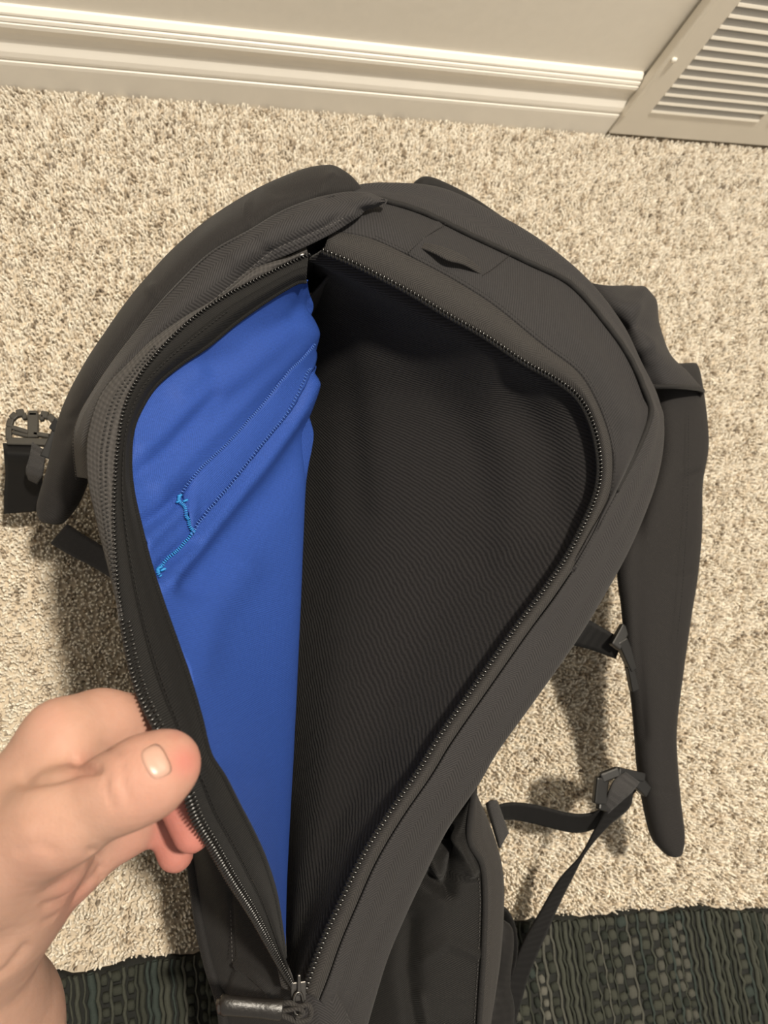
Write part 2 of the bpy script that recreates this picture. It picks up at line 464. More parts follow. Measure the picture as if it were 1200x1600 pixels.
# ------------------------------------------------------------------ rug
def build_rug():
    root = empty('woven_rug', (0.15, -.32, -.003), 'dark green and grey chunky woven rug on the carpet under the backpack', 'rug')
    V = []; F = []
    xs = np.linspace(-.45, .75, 140)
    ye = np.interp(xs, re_w[:, 0], re_w[:, 1])+.0018*np.sin(xs*90)+.0012*np.sin(xs*230+1)
    n = len(xs)
    for (dy, z) in ((0, -.009), (.0, -.001), (-.003, .0036), (-.5, .0036), (-.5, -.009)):
        for x, y in zip(xs, ye): V.append((x, y+dy if dy > -.1 else -.62, z))
    for r in range(4):
        for i in range(n-1): F.append((r*n+i, r*n+i+1, (r+1)*n+i+1, (r+1)*n+i))
    F.append(tuple(i for i in range(n))[::-1]+tuple(4*n+i for i in range(n)))
    link('rug_base', mesh_from('rug_base', V, F, None, True), M_rugbase, root)
    # yarn
    cols = [(0.0300, 0.0325, 0.0250), (0.0425, 0.0450, 0.0350), (0.0650, 0.0650, 0.0537), (0.0200, 0.0238, 0.0187), (0.1063, 0.1038, 0.0875), (0.0300, 0.0387, 0.0338)]
    mats = [plain('rug_yarn_%s' % w, c, .85, .2, scale=900, var=.35, bump=.0004) for w, c in zip(('moss', 'sage', 'stone', 'pine', 'ash', 'slate'), cols)]
    me0 = []
    for mt in mats:
        q = MB(); q.bead((0, 0, 0), np.array([1.0, 0, 0]), np.array([0, 1.0, 0]), np.array([0, 0, 1.0]), 8)
        me = mesh_from('yarn_knot', q.V, q.F, None, True); me.materials.append(mt); me0.append(me)
    rr = random.Random(3)
    pitch = .0086; knots = []; strands = []
    i = 0; x = -.44
    while x < .74:
        y0 = float(np.interp(x, re_w[:, 0], re_w[:, 1]))
        band = math.sin(x*38)+.6*math.sin(x*97+1)+rr.uniform(-.5, .5)
        kind = 'knots' if band > -.45 else 'cord'
        wdt = pitch*rr.uniform(.75, 1.15)
        ym = -.60
        if kind == 'knots':
            y = y0-.0032-rr.uniform(0, .004); big = rr.uniform(.75, 1.15); mi = rr.choice([0, 0, 1, 1, 2, 2, 3, 4])
            while y > ym:
                ln = rr.uniform(.0042, .0064)*big
                m_ = mi if rr.random() < .6 else rr.choice([0, 1, 2, 3, 5])
                knots.append((x+rr.uniform(-.0008, .0008), y, wdt*.50*rr.uniform(.8, 1.05)*big, ln, m_))
                y -= ln*2*rr.uniform(.95, 1.25)
        strands.append((x+wdt*.55, y0-.0008, ym, rr.uniform(.0008, .0017), rr.choice([0, 1, 1, 3, 5, 2])))
        if kind == 'cord': strands.append((x, y0-.0008, ym, rr.uniform(.0018, .0032), rr.choice([0, 3, 5, 1])))
        x += wdt*1.12; i += 1
    def vis(k):
        d = np.array([k[0], k[1], .004])-CAM; w = d@_f
        px = 600+FPX*(d@_r)/w; py = 800-FPX*(d@_u)/w
        return (px > 790 and px < 1205 and py < 1605) 
    knots.sort(key=lambda k: (not vis(k), -k[2]*k[3]))
    for k in knots[:300]:
        o = link('yarn_knot', me0[k[4]], None, root)
        o.location = (k[0], k[1], .0042); o.scale = (k[2], k[3], .0032)
        o.rotation_euler = (0, 0, rr.uniform(-.25, .25))
    rest = {}
    for k in knots[300:]:
        rest.setdefault(k[4], MB()).bead((k[0], k[1], .0042), np.array([k[2], 0, 0]), np.array([0, k[3], 0]), np.array([0, 0, .0032]), 6)
    j = MB(); 
    for q in rest.values():
        kk = len(j.V); j.V += q.V; j.F += [tuple(a+kk for a in f) for f in q.F]
    tag(j.build('yarn_knots', mats[0], root, True), kind='stuff')
    for mi in range(6):
        q = MB()
        for (x, ya, yb, r, m_) in strands:
            if m_ != mi: continue
            segs = max(6, int((ya-yb)/.006)); k0 = len(q.V)
            for s in range(segs+1):
                y = ya+(yb-ya)*s/segs; xx = x+.0009*math.sin(y*700+x*99); zz = .0044+.0012*math.sin(y*520+x*300)
                for t in range(5):
                    th = 2*math.pi*t/5; q.V.append(np.array([xx+r*math.cos(th), y, zz+r*math.sin(th)]))
            for s in range(segs):
                for t in range(5):
                    t2 = (t+1) % 5; q.F.append((k0+s*5+t, k0+s*5+t2, k0+(s+1)*5+t2, k0+(s+1)*5+t))
        if q.V: tag(q.build('warp_cords', mats[mi], root, True), kind='stuff')
build_rug()

# ================================================================== backpack
bag = empty('backpack', (0.17, 0.05, 0), 'black backpack lying open on the carpet with royal blue lining', 'backpack')
# right-hand stations: coil, tape edge, seam, silhouette (frame position, height)
COIL = [(505, 392, .236), (560, 415, .236), (640, 456, .234), (700, 492, .232), (760, 526, .230), (820, 566, .228), (872, 595, .225), (905, 622, .222), (926, 662, .219), (937, 712, .216),
        (936, 755, .213), (922, 798, .211), (889, 864, .208), (851, 920, .206), (806, 980, .203), (745, 1067, .200), (687, 1150, .196), (654, 1204, .193), (608, 1271, .192), (567, 1337, .189),
        (533, 1408, .186), (508, 1462, .184), (487, 1517, .182), (476, 1550, .181)]
TAPE = [(517, 360, .240), (583, 374, .240), (660, 411, .239), (720, 444, .237), (775, 480, .235), (845, 537, .232), (897, 576, .229), (922, 609, .226), (944, 658, .222), (956, 706, .219),
        (955, 757, .216), (940, 805, .213), (905, 872, .210), (867, 930, .208), (823, 990, .205), (762, 1077, .202), (705, 1159, .198), (672, 1213, .195), (626, 1280, .194), (587, 1346, .191),
        (556, 1415, .188), (532, 1471, .186), (512, 1527, .183), (498, 1562, .181)]
SEAM = [(560, 306, .232), (604, 314, .232), (662, 332, .232), (735, 367, .230), (822, 408, .227), (893, 445, .224), (952, 512, .221), (986, 562, .219), (1010, 616, .217), (1017, 645, .215),
        (1002, 690, .214), (963, 767, .212), (912, 862, .2085), (868, 930.5, .2068)] + [(a+1, b_, c-.0010) for a, b_, c in TAPE[14:]]
SIL = [(545, 300, .222), (600, 293, .220), (690, 300, .216), (775, 340, .214), (850, 386, .212), (918, 446, .208), (968, 512, .204), (998, 575, .200), (1021, 622, .196), (1031, 668, .192),
       (1030, 712, .188), (1018, 765, .186), (986, 845, .184), (946, 920, .182), (897, 1000, .180), (835, 1088, .178), (777, 1168, .174), (745, 1222, .170), (697, 1292, .162), (663, 1360, .154),
       (631, 1428, .146), (604, 1492, .140), (584, 1555, .134), (560, 1640, .125)]
PI = math.pi
def P3(lst): return PS(lst)

# --- panel A: front margin between the zip tape and the seam
def fnA(G):
    return crease(G, [([(1005, 620), (960, 560), (880, 480), (800, 430)], 14, -.0012), ([(640, 395), (684, 350)], 5, .0012), ([(930, 800), (975, 700), (985, 640)], 14, .0016),
                      ([(860, 470), (930, 560), (975, 650)], 20, .002)])
loft('front_margin_panel', [[(a, b_, c-.001) for a, b_, c in TAPE[:13]]+[(866, 930, .2000)], [((a+d)/2, (b_+e)/2, (c+f)/2+.004) for (a, b_, c), (d, e, f) in zip(TAPE[:13], SEAM[:13])]+[(866.5, 929.5, .2000)], SEAM[:13]+[(867, 929, .2000)]],
     150, 22, M_twill, bag, .002, fnA)
# --- panel B: side panel, seam to silhouette and round under it
under = []
for (a, b_, c) in SIL:
    q = P(a, b_, c); cx = np.array([.15, .03, 0]); d = q-cx; d[2] = 0; d /= np.linalg.norm(d)
    under.append(q-d*.010-np.array([0, 0, .035]))
under2 = [q-np.array([0, 0, .09]) for q in under]
def panelB():
    cr = [P3(SEAM), P3([((a*.55+d*.45), (b_*.55+e*.45), (c*.5+f*.5)+(.006 if k > 12 else .003)) for k, ((a, b_, c), (d, e, f)) in enumerate(zip(SEAM, SIL))]),
          P3([(a-1, b_, c) for a, b_, c in SIL]), np.array(under), np.array(under2)]
    G = loft_grid(cr, 190, 40)
    G = crease(G, [([(905, 880), (960, 800), (1005, 730)], 10, -.0006), ([(1025, 650), (1005, 720), (960, 830)], 9, .0012)])
    return sheet('side_panel', G, M_herr, bag, .002)
panelB()
# rope seam along the top edge
seamC = dense(P3([(a, b_, c+.0015) for a, b_, c in SEAM[:12]]), 160)
wob = np.sin(np.linspace(0, 150, 160))[:, None]*np.array([0, 0, .0002])
tube('seam_piping', seamC+wob, .0021, M_smooth, bag, 8)

# --- right zip tape and teeth
loft('zipper_tape', [[(a, b_, c) for a, b_, c in COIL], [((a+d)/2, (b_+e)/2, (c+f)/2+.0022) for (a, b_, c), (d, e, f) in zip(COIL, TAPE)], TAPE], 190, 8, M_herr2, bag, .0012)
def teeth(name, C, side, pitch=.0021, half=.0021, r=.00062, up=.0012):
    """interlocking coil elements across the path; side: function giving the cross direction"""
    n = int(clen(C)/pitch); D = dense(C, n); T = np.gradient(D, axis=0); T /= np.linalg.norm(T, axis=1, keepdims=True)
    m = MB(); hf = np.interp(np.linspace(0, 1, n), np.linspace(0, 1, len(half)), half) if not np.isscalar(half) else np.full(n, half)
    for i in range(n):
        v = CAM-D[i]; v /= np.linalg.norm(v); s_ = np.cross(T[i], v); s_ /= np.linalg.norm(s_); nn = np.cross(s_, T[i])
        m.bead(D[i]+nn*up, s_*hf[i]+T[i]*r*.5, T[i]*r, nn*r*1.4, 7)
    o = m.build(name, M_teeth, bag, True)
    return tag(o, kind='stuff')
teeth('zipper_teeth', P3(COIL), 1, .0027, .0021, .00088)
cc = dense(P3([(a-4, b_+2, c-.0005) for a, b_, c in COIL]), 180)
tube('zipper_cord', cc, .0013, M_tape, bag, 6)

# --- fleece lined interior under the right rim
FL0 = [(a-5, b_+4, c-.003) for a, b_, c in COIL]
FL1 = [(a-24, b_+15, c-.013) for a, b_, c in COIL]
VALX = [500, 498, 494, 490, 486, 482, 480, 478, 476, 474, 473, 471, 469, 467, 464, 461, 459, 457, 455, 453, 451, 449, 447, 446]
VALY = [400, 425, 470, 520, 570, 625, 670, 715, 765, 815, 865, 915, 965, 1015, 1065, 1120, 1180, 1230, 1285, 1340, 1400, 1450, 1500, 1535]
VALZ = np.interp(np.arange(24), [0, 2, 5, 12, 18, 22, 23], [.205, .13, .070, .050, .065, .120, .160])
FL2 = []; FL3 = []; FL4 = []
for k in range(24):
    (a, b_, c) = FL1[k]; vx, vy, vz = VALX[k], VALY[k], VALZ[k]
    FL2.append((a*.62+vx*.38, b_*.62+vy*.38, (c*.70+vz*.30)-.002))
    FL3.append((a*.22+vx*.78, b_*.22+vy*.78, (c*.42+vz*.58)))
    FL4.append((vx-14, vy, vz-.01))
def fnF(G):
    return crease(G, [([(530, 520), (545, 640), (560, 800)], 26, -.004), ([(800, 600), (850, 700), (870, 800)], 30, -.004), ([(760, 620), (800, 720), (780, 830)], 40, .003),
                      ([(760, 880), (770, 800), (740, 700)], 24, -.002)])
loft('fleece_interior', [FL0, FL1, FL2, FL3, FL4], 170, 60, M_fleece, bag, .003, fnF)

# --- left flap: coil, blue lining, binding
LC = [(482, 398, .236), (455, 410, .237), (400, 437, .239), (340, 470, .242), (290, 507, .246), (245, 552, .250), (215, 592, .254), (195, 635, .258), (185, 690, .262), (180, 750, .266), (178, 800, .270),
      (180, 860, .275), (185, 920, .281), (193, 980, .288), (204, 1040, .297), (220, 1090, .306), (245, 1138, .315), (270, 1180, .318), (288, 1230, .316), (305, 1280, .304), (331, 1325, .288), (360, 1375, .266),
      (395, 1430, .238), (428, 1490, .208), (455, 1537, .186)]
BL = [(478, 440, .226), (461, 443, .228), (418, 469, .230), (370, 503, .232), (325, 540, .235), (282, 569, .238), (245, 600, .242), (222, 634, .246), (207, 672, .250), (203, 721, .255), (207, 768, .260),
      (219, 822, .266), (233, 877, .272), (252, 937, .279), (276, 1005, .288), (296, 1063, .296), (313, 1122, .303), (327, 1178, .305), (350, 1215, .302), (372, 1258, .292), (395, 1302, .278), (414, 1345, .262),
      (430, 1397, .238), (440, 1457, .212), (445, 1496, .196)]
RL = [(480, 440, .222), (482, 455, .205), (485, 485, .192), (488, 518, .184), (490, 546, .178), (487, 590, .172), (482, 630, .168), (478, 665, .165), (475, 706, .163), (473, 760, .161), (471, 815, .160),
      (469, 870, .160), (467, 930, .161), (465, 985, .162), (463, 1040, .164), (461, 1095, .167), (459, 1140, .170), (457, 1190, .173), (455, 1230, .175), (453, 1275, .176), (451, 1320, .177), (449, 1365, .178),
      (447.5, 1410, .180), (446.5, 1460, .182), (446, 1498, .186)]
def lerp3(A, B, t, dz=0): return [(a+(d-a)*t, b_+(e-b_)*t, c+(f-c)*t+(dz if np.isscalar(dz) else dz[i])) for i, ((a, b_, c), (d, e, f)) in enumerate(zip(A, B))]
bul = np.interp(np.arange(25), [0, 3, 8, 18, 24], [0, .004, .010, .012, .0])
M1 = lerp3(BL, RL, .33, bul*.9); M2 = lerp3(BL, RL, .68, bul)
FOLD1 = [(a-7, b_, c-.022) for a, b_, c in RL]; FOLD2 = [(a-24, b_, c-.060) for a, b_, c in RL]
STITCH1 = [(489, 536), (470, 557), (446, 581), (399, 640), (349, 696), (317, 725), (286, 758), (277, 780)]
STITCH2 = [(487, 575), (455, 640), (411, 696), (367, 752), (317, 812), (299, 838), (274, 862), (242, 894)]
def fnB(G):
    return crease(G, [([(480, 480), (400, 520), (330, 570)], 16, -0.0030), ([(470, 510), (380, 580), (290, 640), (225, 700)], 24, 0.0041), ([(488, 525), (400, 610), (330, 680), (250, 760)], 16, 0.0030),
                      ([(445, 490), (370, 540), (280, 610)], 14, 0.0019), ([(300, 760), (255, 800), (222, 820)], 11, -0.0041), ([(290, 790), (230, 850)], 10, 0.0030), (STITCH2, 6, -0.0030),
                      ([(487, 600), (455, 665), (410, 725), (365, 780), (315, 845), (262, 910)], 15, 0.0054), ([(480, 680), (430, 760), (360, 840), (300, 910)], 24, -0.0041),
                      ([(310, 1040), (330, 960), (380, 890)], 30, 0.0030), ([(250, 905), (262, 880), (300, 850)], 9, -0.0027), ([(215, 740), (260, 700), (330, 620)], 12, -0.0022)])
BG = loft_grid([P3(c) for c in (BL, M1, M2, RL, FOLD1, FOLD2)], 240, 84)
BG = fnB(BG)
blue = sheet('blue_lining', BG, M_blue, bag, .0012)
def on_surf(G, pts, off=.0008):
    X, Y = to_px(G); N = normals(G); out = []
    for (x, y) in pts:
        d = (X-x)**2+(Y-y)**2; d = np.where(np.arange(G.shape[1])[None, :] > G.shape[1]*.62, 1e9, d)
        i, j = np.unravel_index(np.argmin(d), d.shape); out.append(G[i, j]+N[i, j]*off)
    return np.array(out)
def px_dense(poly, step=4):
    return [tuple(q) for q in dense(np.array([(x, y, 0) for x, y in poly], float), max(3, int(clen(np.array(poly, float))/step)))[:, :2]]
def smooth_path(C, it=3):
    for _ in range(it): C[1:-1] = (C[:-2]+2*C[1:-1]+C[2:])/4
    return C
# the hem band of the inner pocket
h1 = px_dense([(489, 538), (470, 559), (446, 583), (399, 642), (349, 698), (317, 727), (287, 760), (282, 778)]); h2 = px_dense([(488, 577), (457, 640), (413, 696), (369, 752), (319, 812), (303, 833)])
m_ = 60
A_ = dense(smooth_path(on_surf(BG, h1, .0010)), m_); B_ = dense(smooth_path(on_surf(BG, h2, .0022)), m_)
mid = smooth_path(on_surf(BG, [tuple(q) for q in (np.array(list(zip(*to_px(A_))))+np.array(list(zip(*to_px(B_)))))/2], .0022))
hem = sheet('pocket_hem', loft_grid([A_, mid, B_], m_, 9), M_blue, bag, .0010)
def stitches(name, C, pitch, half, r, mat, parent, cross=False, gap=0):
    n = max(2, int(clen(C)/pitch)); D = dense(C, n); T = np.gradient(D, axis=0); T /= np.linalg.norm(T, axis=1, keepdims=True)
    m = MB()
    for i in range(n):
        v = CAM-D[i]; v /= np.linalg.norm(v); s_ = np.cross(T[i], v); s_ /= np.linalg.norm(s_); nn = np.cross(s_, T[i])
        a, b2 = (s_, T[i]) if cross else (T[i], s_)
        m.bead(D[i], a*half, b2*r, nn*r, 5)
    return tag(m.build(name, mat, parent, True), kind='stuff')
stitches('hem_stitching', smooth_path(on_surf(BG, px_dense(STITCH1), .0018)), .0018, .0011, .00032, M_blueth, bag, True)
stitches('hem_stitching', smooth_path(on_surf(BG, px_dense([(a-7, b_-4) for a, b_ in STITCH2[:6]]), .0028)), .0024, .0013, .00035, M_blueth, bag, True)
stitches('tack_stitching', smooth_path(on_surf(BG, px_dense([(277, 778), (284, 795), (288, 812), (299, 838)], 3), .0022), 1), .0011, .0011, .00045, M_cyanth, bag, True)
stitches('tack_stitching', smooth_path(on_surf(BG, px_dense([(299, 838), (275, 856), (258, 874), (243, 893), (250, 905)], 3), .0020), 1), .0016, .0011, .00045, M_cyanth, bag, True)
knot = MB()
for (x, y) in ((277, 780), (282, 790), (288, 786), (246, 893), (252, 897), (298, 838)):
    c = on_surf(BG, [(x, y)], .0022)[0]; knot.bead(c, np.array([.0016, .0006, 0]), np.array([-.0004, .0008, 0]), np.array([0, 0, .0007]), 5)
tag(knot.build('tack_stitching', M_cyanth, bag, True), kind='stuff')

# black inner band between the coil and the lining
ZI = lerp3(LC, BL, .45, .004)
loft('zipper_tape', [LC, lerp3(LC, BL, .22, .0025), ZI], 200, 9, M_tape, bag, .0012)
loft('binding_band', [lerp3(LC, BL, .43, .0045), lerp3(LC, BL, .72, .0065), [(a+1, b_, c+.0016) for a, b_, c in BL]], 200, 12, M_bind, bag, .0016)
tube('binding_edge', dense(P3([(a, b_, c+.0022) for a, b_, c in BL]), 170), .0013, M_bind, bag, 7)
stitches('tape_stitching', dense(P3(lerp3(LC, BL, .50, .0068))[3:], 200), .0028, .0010, .00028, M_thread, bag)
teeth('zipper_teeth', P3(LC), -1, .0023, [.0013]*11+[.0012, .0015, .0020]+[.0023]*8+[.0019], .0007)
# second wire row of the coil where the tape is turned towards the viewer
teeth('zipper_teeth', P3(lerp3(LC[13:], BL[13:], .16, .0030)), -1, .0023, .0010, .0005, .0008)

# outside of the tape, seen edge-on along the upper left
TO = [(478, 385, .236), (450, 400, .236), (398, 411, .236), (340, 463, .238), (287, 495, .240), (238, 530, .243), (204, 563, .246), (173, 594, .248), (153, 624, .250), (140, 664, .252), (135, 700, .254), (137, 750, .258),
      (147, 800, .262), (158, 846, .266), (170, 893, .272), (186, 960, .281)]
LCo = [LC[0], LC[1], LC[2], LC[3], LC[4], LC[5], (215, 592, .254), (201, 620, .2565), (192, 650, .259), (185, 690, .262), (181, 730, .2645), (179, 775, .268), (179, 825, .272), (181, 870, .276), (184, 915, .280), (191, 970, .287)]
loft('outer_zip_tape', [TO, lerp3(TO, LCo, .5, .003), [(a-1, b_-1, c) for a, b_, c in LCo]], 150, 12, M_tapeout, bag, .0012)
dots = MB()
for f_, dz in ((.50, .0033), (.68, .0029)):
    D = dense(P3(lerp3(TO[5:15], LCo[5:15], f_, dz)), 58)
    for k, q in enumerate(D): dots.bead(q, np.array([.0007, 0, 0]), np.array([0, .0006, 0]), np.array([0, 0, .0003]), 6)
tag(dots.build('perforations', M_thread, bag, True), kind='stuff')

# outside of the flap, hanging from the coil back down to the body
OUT = [[(a, b_, c-.0015) for a, b_, c in LC], lerp3(LC, BL, .6, -.014), lerp3(BL, RL, .25, -.022), lerp3(BL, RL, .8, -.026), [(a-30, b_, c-.066) for a, b_, c in RL]]
loft('front_flap', OUT, 120, 26, M_twill, bag, .002)

# --- panel between the left strap and the zip tape, folding over the hinge
P2o = [(606, 312, .244), (565, 300, .246), (520, 303, .246), (450, 325, .245), (392, 358, .243), (332, 391, .240), (287, 432, .236), (240, 482, .231), (202, 529, .226), (173, 567, .222), (147, 606, .220), (122, 650, .216), (113, 690, .206), (118, 745, .180)]
P2i = [(a+(7 if 0 < k_ < 12 else 0), b_+(5 if 0 < k_ < 12 else 0), c-.004) for k_, (a, b_, c) in enumerate([(600, 318, .244), (560, 330, .250), (512, 360, .250), (455, 388, .246), (397, 414, .242), (345, 458, .240), (292, 492, .240), (243, 527, .241), (206, 562, .243), (176, 593, .245), (155, 624, .247), (141, 664, .245), (142, 702, .238), (150, 750, .215)])]
def fn2(G):
    return crease(G, [([(572, 328), (545, 324), (520, 345)], 8, -.0022), ([(575, 314), (545, 335)], 9, .002), ([(517, 350), (475, 369), (425, 392), (375, 433)], 3, -.0012),
                      ([(420, 395), (400, 380)], 7, -.0015), ([(500, 330), (430, 360), (370, 400)], 16, .0025)])
loft('gusset_panel', [P2o, lerp3(P2o, P2i, .5, .006), P2i], 150, 20, M_herr, bag, .002, fn2)
stitches('gusset_stitching', dense(P3([(535, 342, .2525), (517, 351, .2535), (475, 370, .252), (425, 393, .249), (378, 431, .246), (330, 472, .244)]), 100), .0030, .0010, .0003, M_greyth, bag)
stitches('seam_stitching', dense(P3([(a+1, b_+3, c+.0012) for a, b_, c in P2o[2:]]), 130), .0024, .0009, .0004, M_thread, bag)
# hinge end of the zip: end stop and dark tunnel
hs = MB(); c0 = P(472, 398, .2425); hs.bead(c0, np.array([.0016, .0004, 0]), np.array([0, .0008, 0]), np.array([0, 0, .0008]), 8)
hs.build('zipper_stop', plain('silver_metal', (.75, .74, .72), .25, .5, metal=.9), bag, True)
loft('hinge_lining', [[(400, 405, .226), (455, 360, .228), (520, 320, .228), (580, 318, .228)], [(425, 430, .222), (470, 400, .222), (525, 360, .228), (590, 350, .230)], [(440, 440, .205), (480, 415, .190), (520, 392, .195), (580, 395, .205)], [(435, 480, .150), (480, 460, .135), (520, 440, .145), (580, 430, .175)]], 20, 16, M_bind, bag, .002)

# --- fabric loop tab and patch on the front margin
LT = [(733, 383, .2395), (765, 390, .243), (800, 398, .2455), (835, 408, .2455), (866, 425, .243), (895, 446, .236)]
px4 = lambda x, y: (350+x/2.4, 220+y/2.4)
up_ = [(730, 380), (790, 388), (850, 407), (910, 437), (968, 480)]; lo_ = [(718, 395), (780, 418), (840, 448), (900, 465), (962, 500)]
zz = [.2385, .2430, .2450, .2430, .2375]
loft('loop_tab', [[(*px4(*q), z) for q, z in zip(up_, zz)], [(*px4(*q), z-.0005) for q, z in zip(lo_, zz)]], 40, 6, M_herr2, bag, .0012)
stitches('patch_stitching', dense(P3([(*px4(695, 415), .2408), (*px4(750, 365), .2405), (*px4(830, 312), .236)]), 40), .0020, .0009, .0003, M_thread, bag)
stitches('patch_stitching', dense(P3([(*px4(975, 500), .2385), (*px4(1020, 470), .2385), (*px4(1075, 425), .2335)]), 40), .0020, .0009, .0003, M_thread, bag)
stitches('tape_stitching', dense(P3([(a+5, b_-5, c+.0022) for a, b_, c in TAPE[1:12]]), 160), .0026, .0009, .00028, M_thread, bag)

# --- carry strap lying behind the top edge
pad('carry_handle', [(648, 290, .190), (662, 278, .192), (690, 284, .192), (735, 308, .190), (790, 344, .186), (850, 388, .182), (905, 440, .178)],
    [(655, 306, .180), (680, 304, .182), (712, 318, .182), (745, 336, .180), (790, 366, .178), (845, 408, .176), (895, 455, .172)], .012, M_smooth, bag, 50, 8)

# --- lower front panel, left of the zip
FLx = [(288, 1230, .120), (293, 1290, .120), (298, 1335, .120), (305, 1390, .120), (312, 1440, .119), (327, 1507, .117), (343, 1556, .115), (352, 1610, .112), (362, 1700, .105), (372, 1780, .095)]
FRx = [(300, 1225, .155), (318, 1285, .155), (345, 1340, .155), (374, 1390, .155), (404, 1440, .160), (436, 1496, .168), (462, 1545, .174), (500, 1600, .168), (520, 1690, .155), (530, 1780, .135)]
def fnL(G):
    return crease(G, [([(361, 1395), (362, 1450), (364, 1505), (345, 1560)], 4, -.0018), ([(366, 1505), (395, 1522), (420, 1545), (425, 1560)], 5, .0030), ([(330, 1420), (345, 1520)], 10, -.001)])
loft('lower_front_panel', [FLx, lerp3(FLx, FRx, .5, .010), FRx], 90, 40, M_smooth, bag, .002, fnL)
tube('panel_edge_binding', dense(P3([(a, b_, c+.001) for a, b_, c in FLx]), 60), .0036, M_smooth, bag, 8)
stitches('panel_stitching', dense(P3([(360, 1390, .1505), (361, 1440, .1505), (363, 1500, .150)]), 40), .0022, .0008, .0003, M_greyth, bag)
# tape tail beside the slider
loft('tape_tail', [[(404, 1438, .226), (420, 1475, .207), (432, 1510, .192), (440, 1545, .180)], [(416, 1450, .226), (436, 1490, .205), (455, 1525, .189), (462, 1550, .181)]], 24, 5, M_herr2, bag, .0014)
# centre wedge below the slider
loft('lower_centre_panel', [[(458, 1542, .174), (470, 1590, .170), (478, 1650, .160), (490, 1780, .130)], [(490, 1552, .180), (508, 1590, .176), (520, 1650, .165), (535, 1780, .135)], [(512, 1528, .181), (545, 1590, .165), (560, 1650, .150), (570, 1780, .125)]], 40, 12, M_herr, bag, .002)

# --- side pocket low on the right
SPa = [(742, 1225, .138), (700, 1285, .122), (655, 1352, .114), (622, 1420, .108), (592, 1488, .104), (568, 1555, .100), (548, 1640, .095), (530, 1780, .085)]
SPb = [(741, 1230, .146), (733, 1308, .132), (753, 1350, .126), (758, 1400, .122), (756, 1483, .118), (752, 1550, .114), (748, 1620, .108), (742, 1780, .095)]
SPc = [(741, 1231, .140), (766, 1290, .120), (783, 1345, .110), (788, 1400, .104), (783, 1490, .098), (775, 1550, .094), (765, 1620, .088), (752, 1780, .075)]
def fnP(G):
    return crease(G, [([(690, 1300), (702, 1340), (700, 1375)], 11, -.012), ([(665, 1372), (685, 1388), (700, 1394)], 9, -.010), ([(712, 1310), (735, 1360)], 10, .007), ([(676, 1340), (690, 1368)], 9, .006),
                      ([(640, 1440), (636, 1520), (650, 1600)], 14, -.005), ([(660, 1500), (700, 1470), (745, 1490)], 9, .002), ([(655, 1560), (665, 1600)], 8, .003)])
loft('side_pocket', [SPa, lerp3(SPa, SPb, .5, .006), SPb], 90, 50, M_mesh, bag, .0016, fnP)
loft('pocket_trim', [SPb, lerp3(SPb, SPc, .5, .006), SPc, [(a-6, b_, c-.05) for a, b_, c in SPc]], 90, 20, M_herr2, bag, .002)
tube('pocket_piping', dense(P3([(a, b_, c+.0015) for a, b_, c in SPb]), 90), .0021, M_smooth, bag, 8)
stitches('pocket_stitching', dense(P3([(a-8, b_, c+.0012) for a, b_, c in SPb[2:]]), 90), .0026, .0009, .0003, M_greyth, bag)

# --- body of the bag down to the floor
def body():
    loop = [(a-10, b_+4, c-.012) for a, b_, c in SIL[1:17]]+[(735, 1240, .130), (760, 1330, .100), (770, 1420, .09), (765, 1520, .085), (752, 1620, .08), (742, 1760, .075)]
    loop += [(640, 1800, .08), (500, 1800, .09), (385, 1780, .09)]
    loop += [(358, 1610, .106), (334, 1510, .110), (318, 1440, .112), (304, 1335, .112), (310, 1200, .105), (320, 1050, .10), (315, 900, .10), (320, 750, .105), (360, 600, .13), (440, 480, .17), (510, 400, .195), (540, 340, .21)]
    top = P3(loop); c = top.mean(0)
    T = dense(np.vstack([top, top[:1]]), 161)[:-1]; rows = []
    for t, inset in ((0, 0), (.12, -.004), (.4, -.006), (.75, 0), (.93, .008), (1.0, .025)):
        R_ = T.copy(); d = T-c; d[:, 2] = 0; l = np.linalg.norm(d, axis=1, keepdims=True)
        R_ -= d/l*(inset+.012); R_[:, 2] = T[:, 2]*(1-t)+np.where(T[:, 1] < -.17, .009, -.001)*t; rows.append(R_)
    n = 160; V = np.vstack(rows); F = []
    for r in range(5):
        for i in range(n): F.append((r*n+i, r*n+(i+1) % n, (r+1)*n+(i+1) % n, (r+1)*n+i))
    F.append(tuple(5*n+i for i in range(n)))
    me = mesh_from('body', V, F, [(v[0]+v[1], v[2]) for v in V])
    o = link('body', me, M_twill, bag); s = o.modifiers.new('s', 'SOLIDIFY'); s.thickness = .002; s.offset = 0
body()

# --- foot of the bag: closes the far end
loft('bottom_panel', [[(362, 1778, .095), (430, 1778, .118), (520, 1778, .130), (565, 1778, .112), (640, 1778, .095), (752, 1778, .078)], [(355, 1800, .060), (430, 1815, .070), (520, 1818, .075), (565, 1815, .070), (640, 1805, .060), (752, 1795, .050)],
                      [(372, 1770, .010), (430, 1775, .009), (520, 1775, .009), (565, 1775, .009), (640, 1770, .009), (735, 1760, .010)]], 40, 14, M_twill, bag, .002)

# --- zip slider, cord loop and pull
sl = MB(); c0 = P(466, 1548, .186)
e1 = P(466, 1530, .186)-c0; e1 /= np.linalg.norm(e1); e2 = np.array([e1[1], -e1[0], 0]); e3 = np.array([0, 0, 1.0])
sl.box(c0, e2*.0042, e1*.0050, e3*.0018); sl.box(c0+e1*.004+e3*.0028, e2*.0010, e1*.0052, e3*.0012)
sl.build('zipper_slider', M_metal, bag, bevel=.0006)
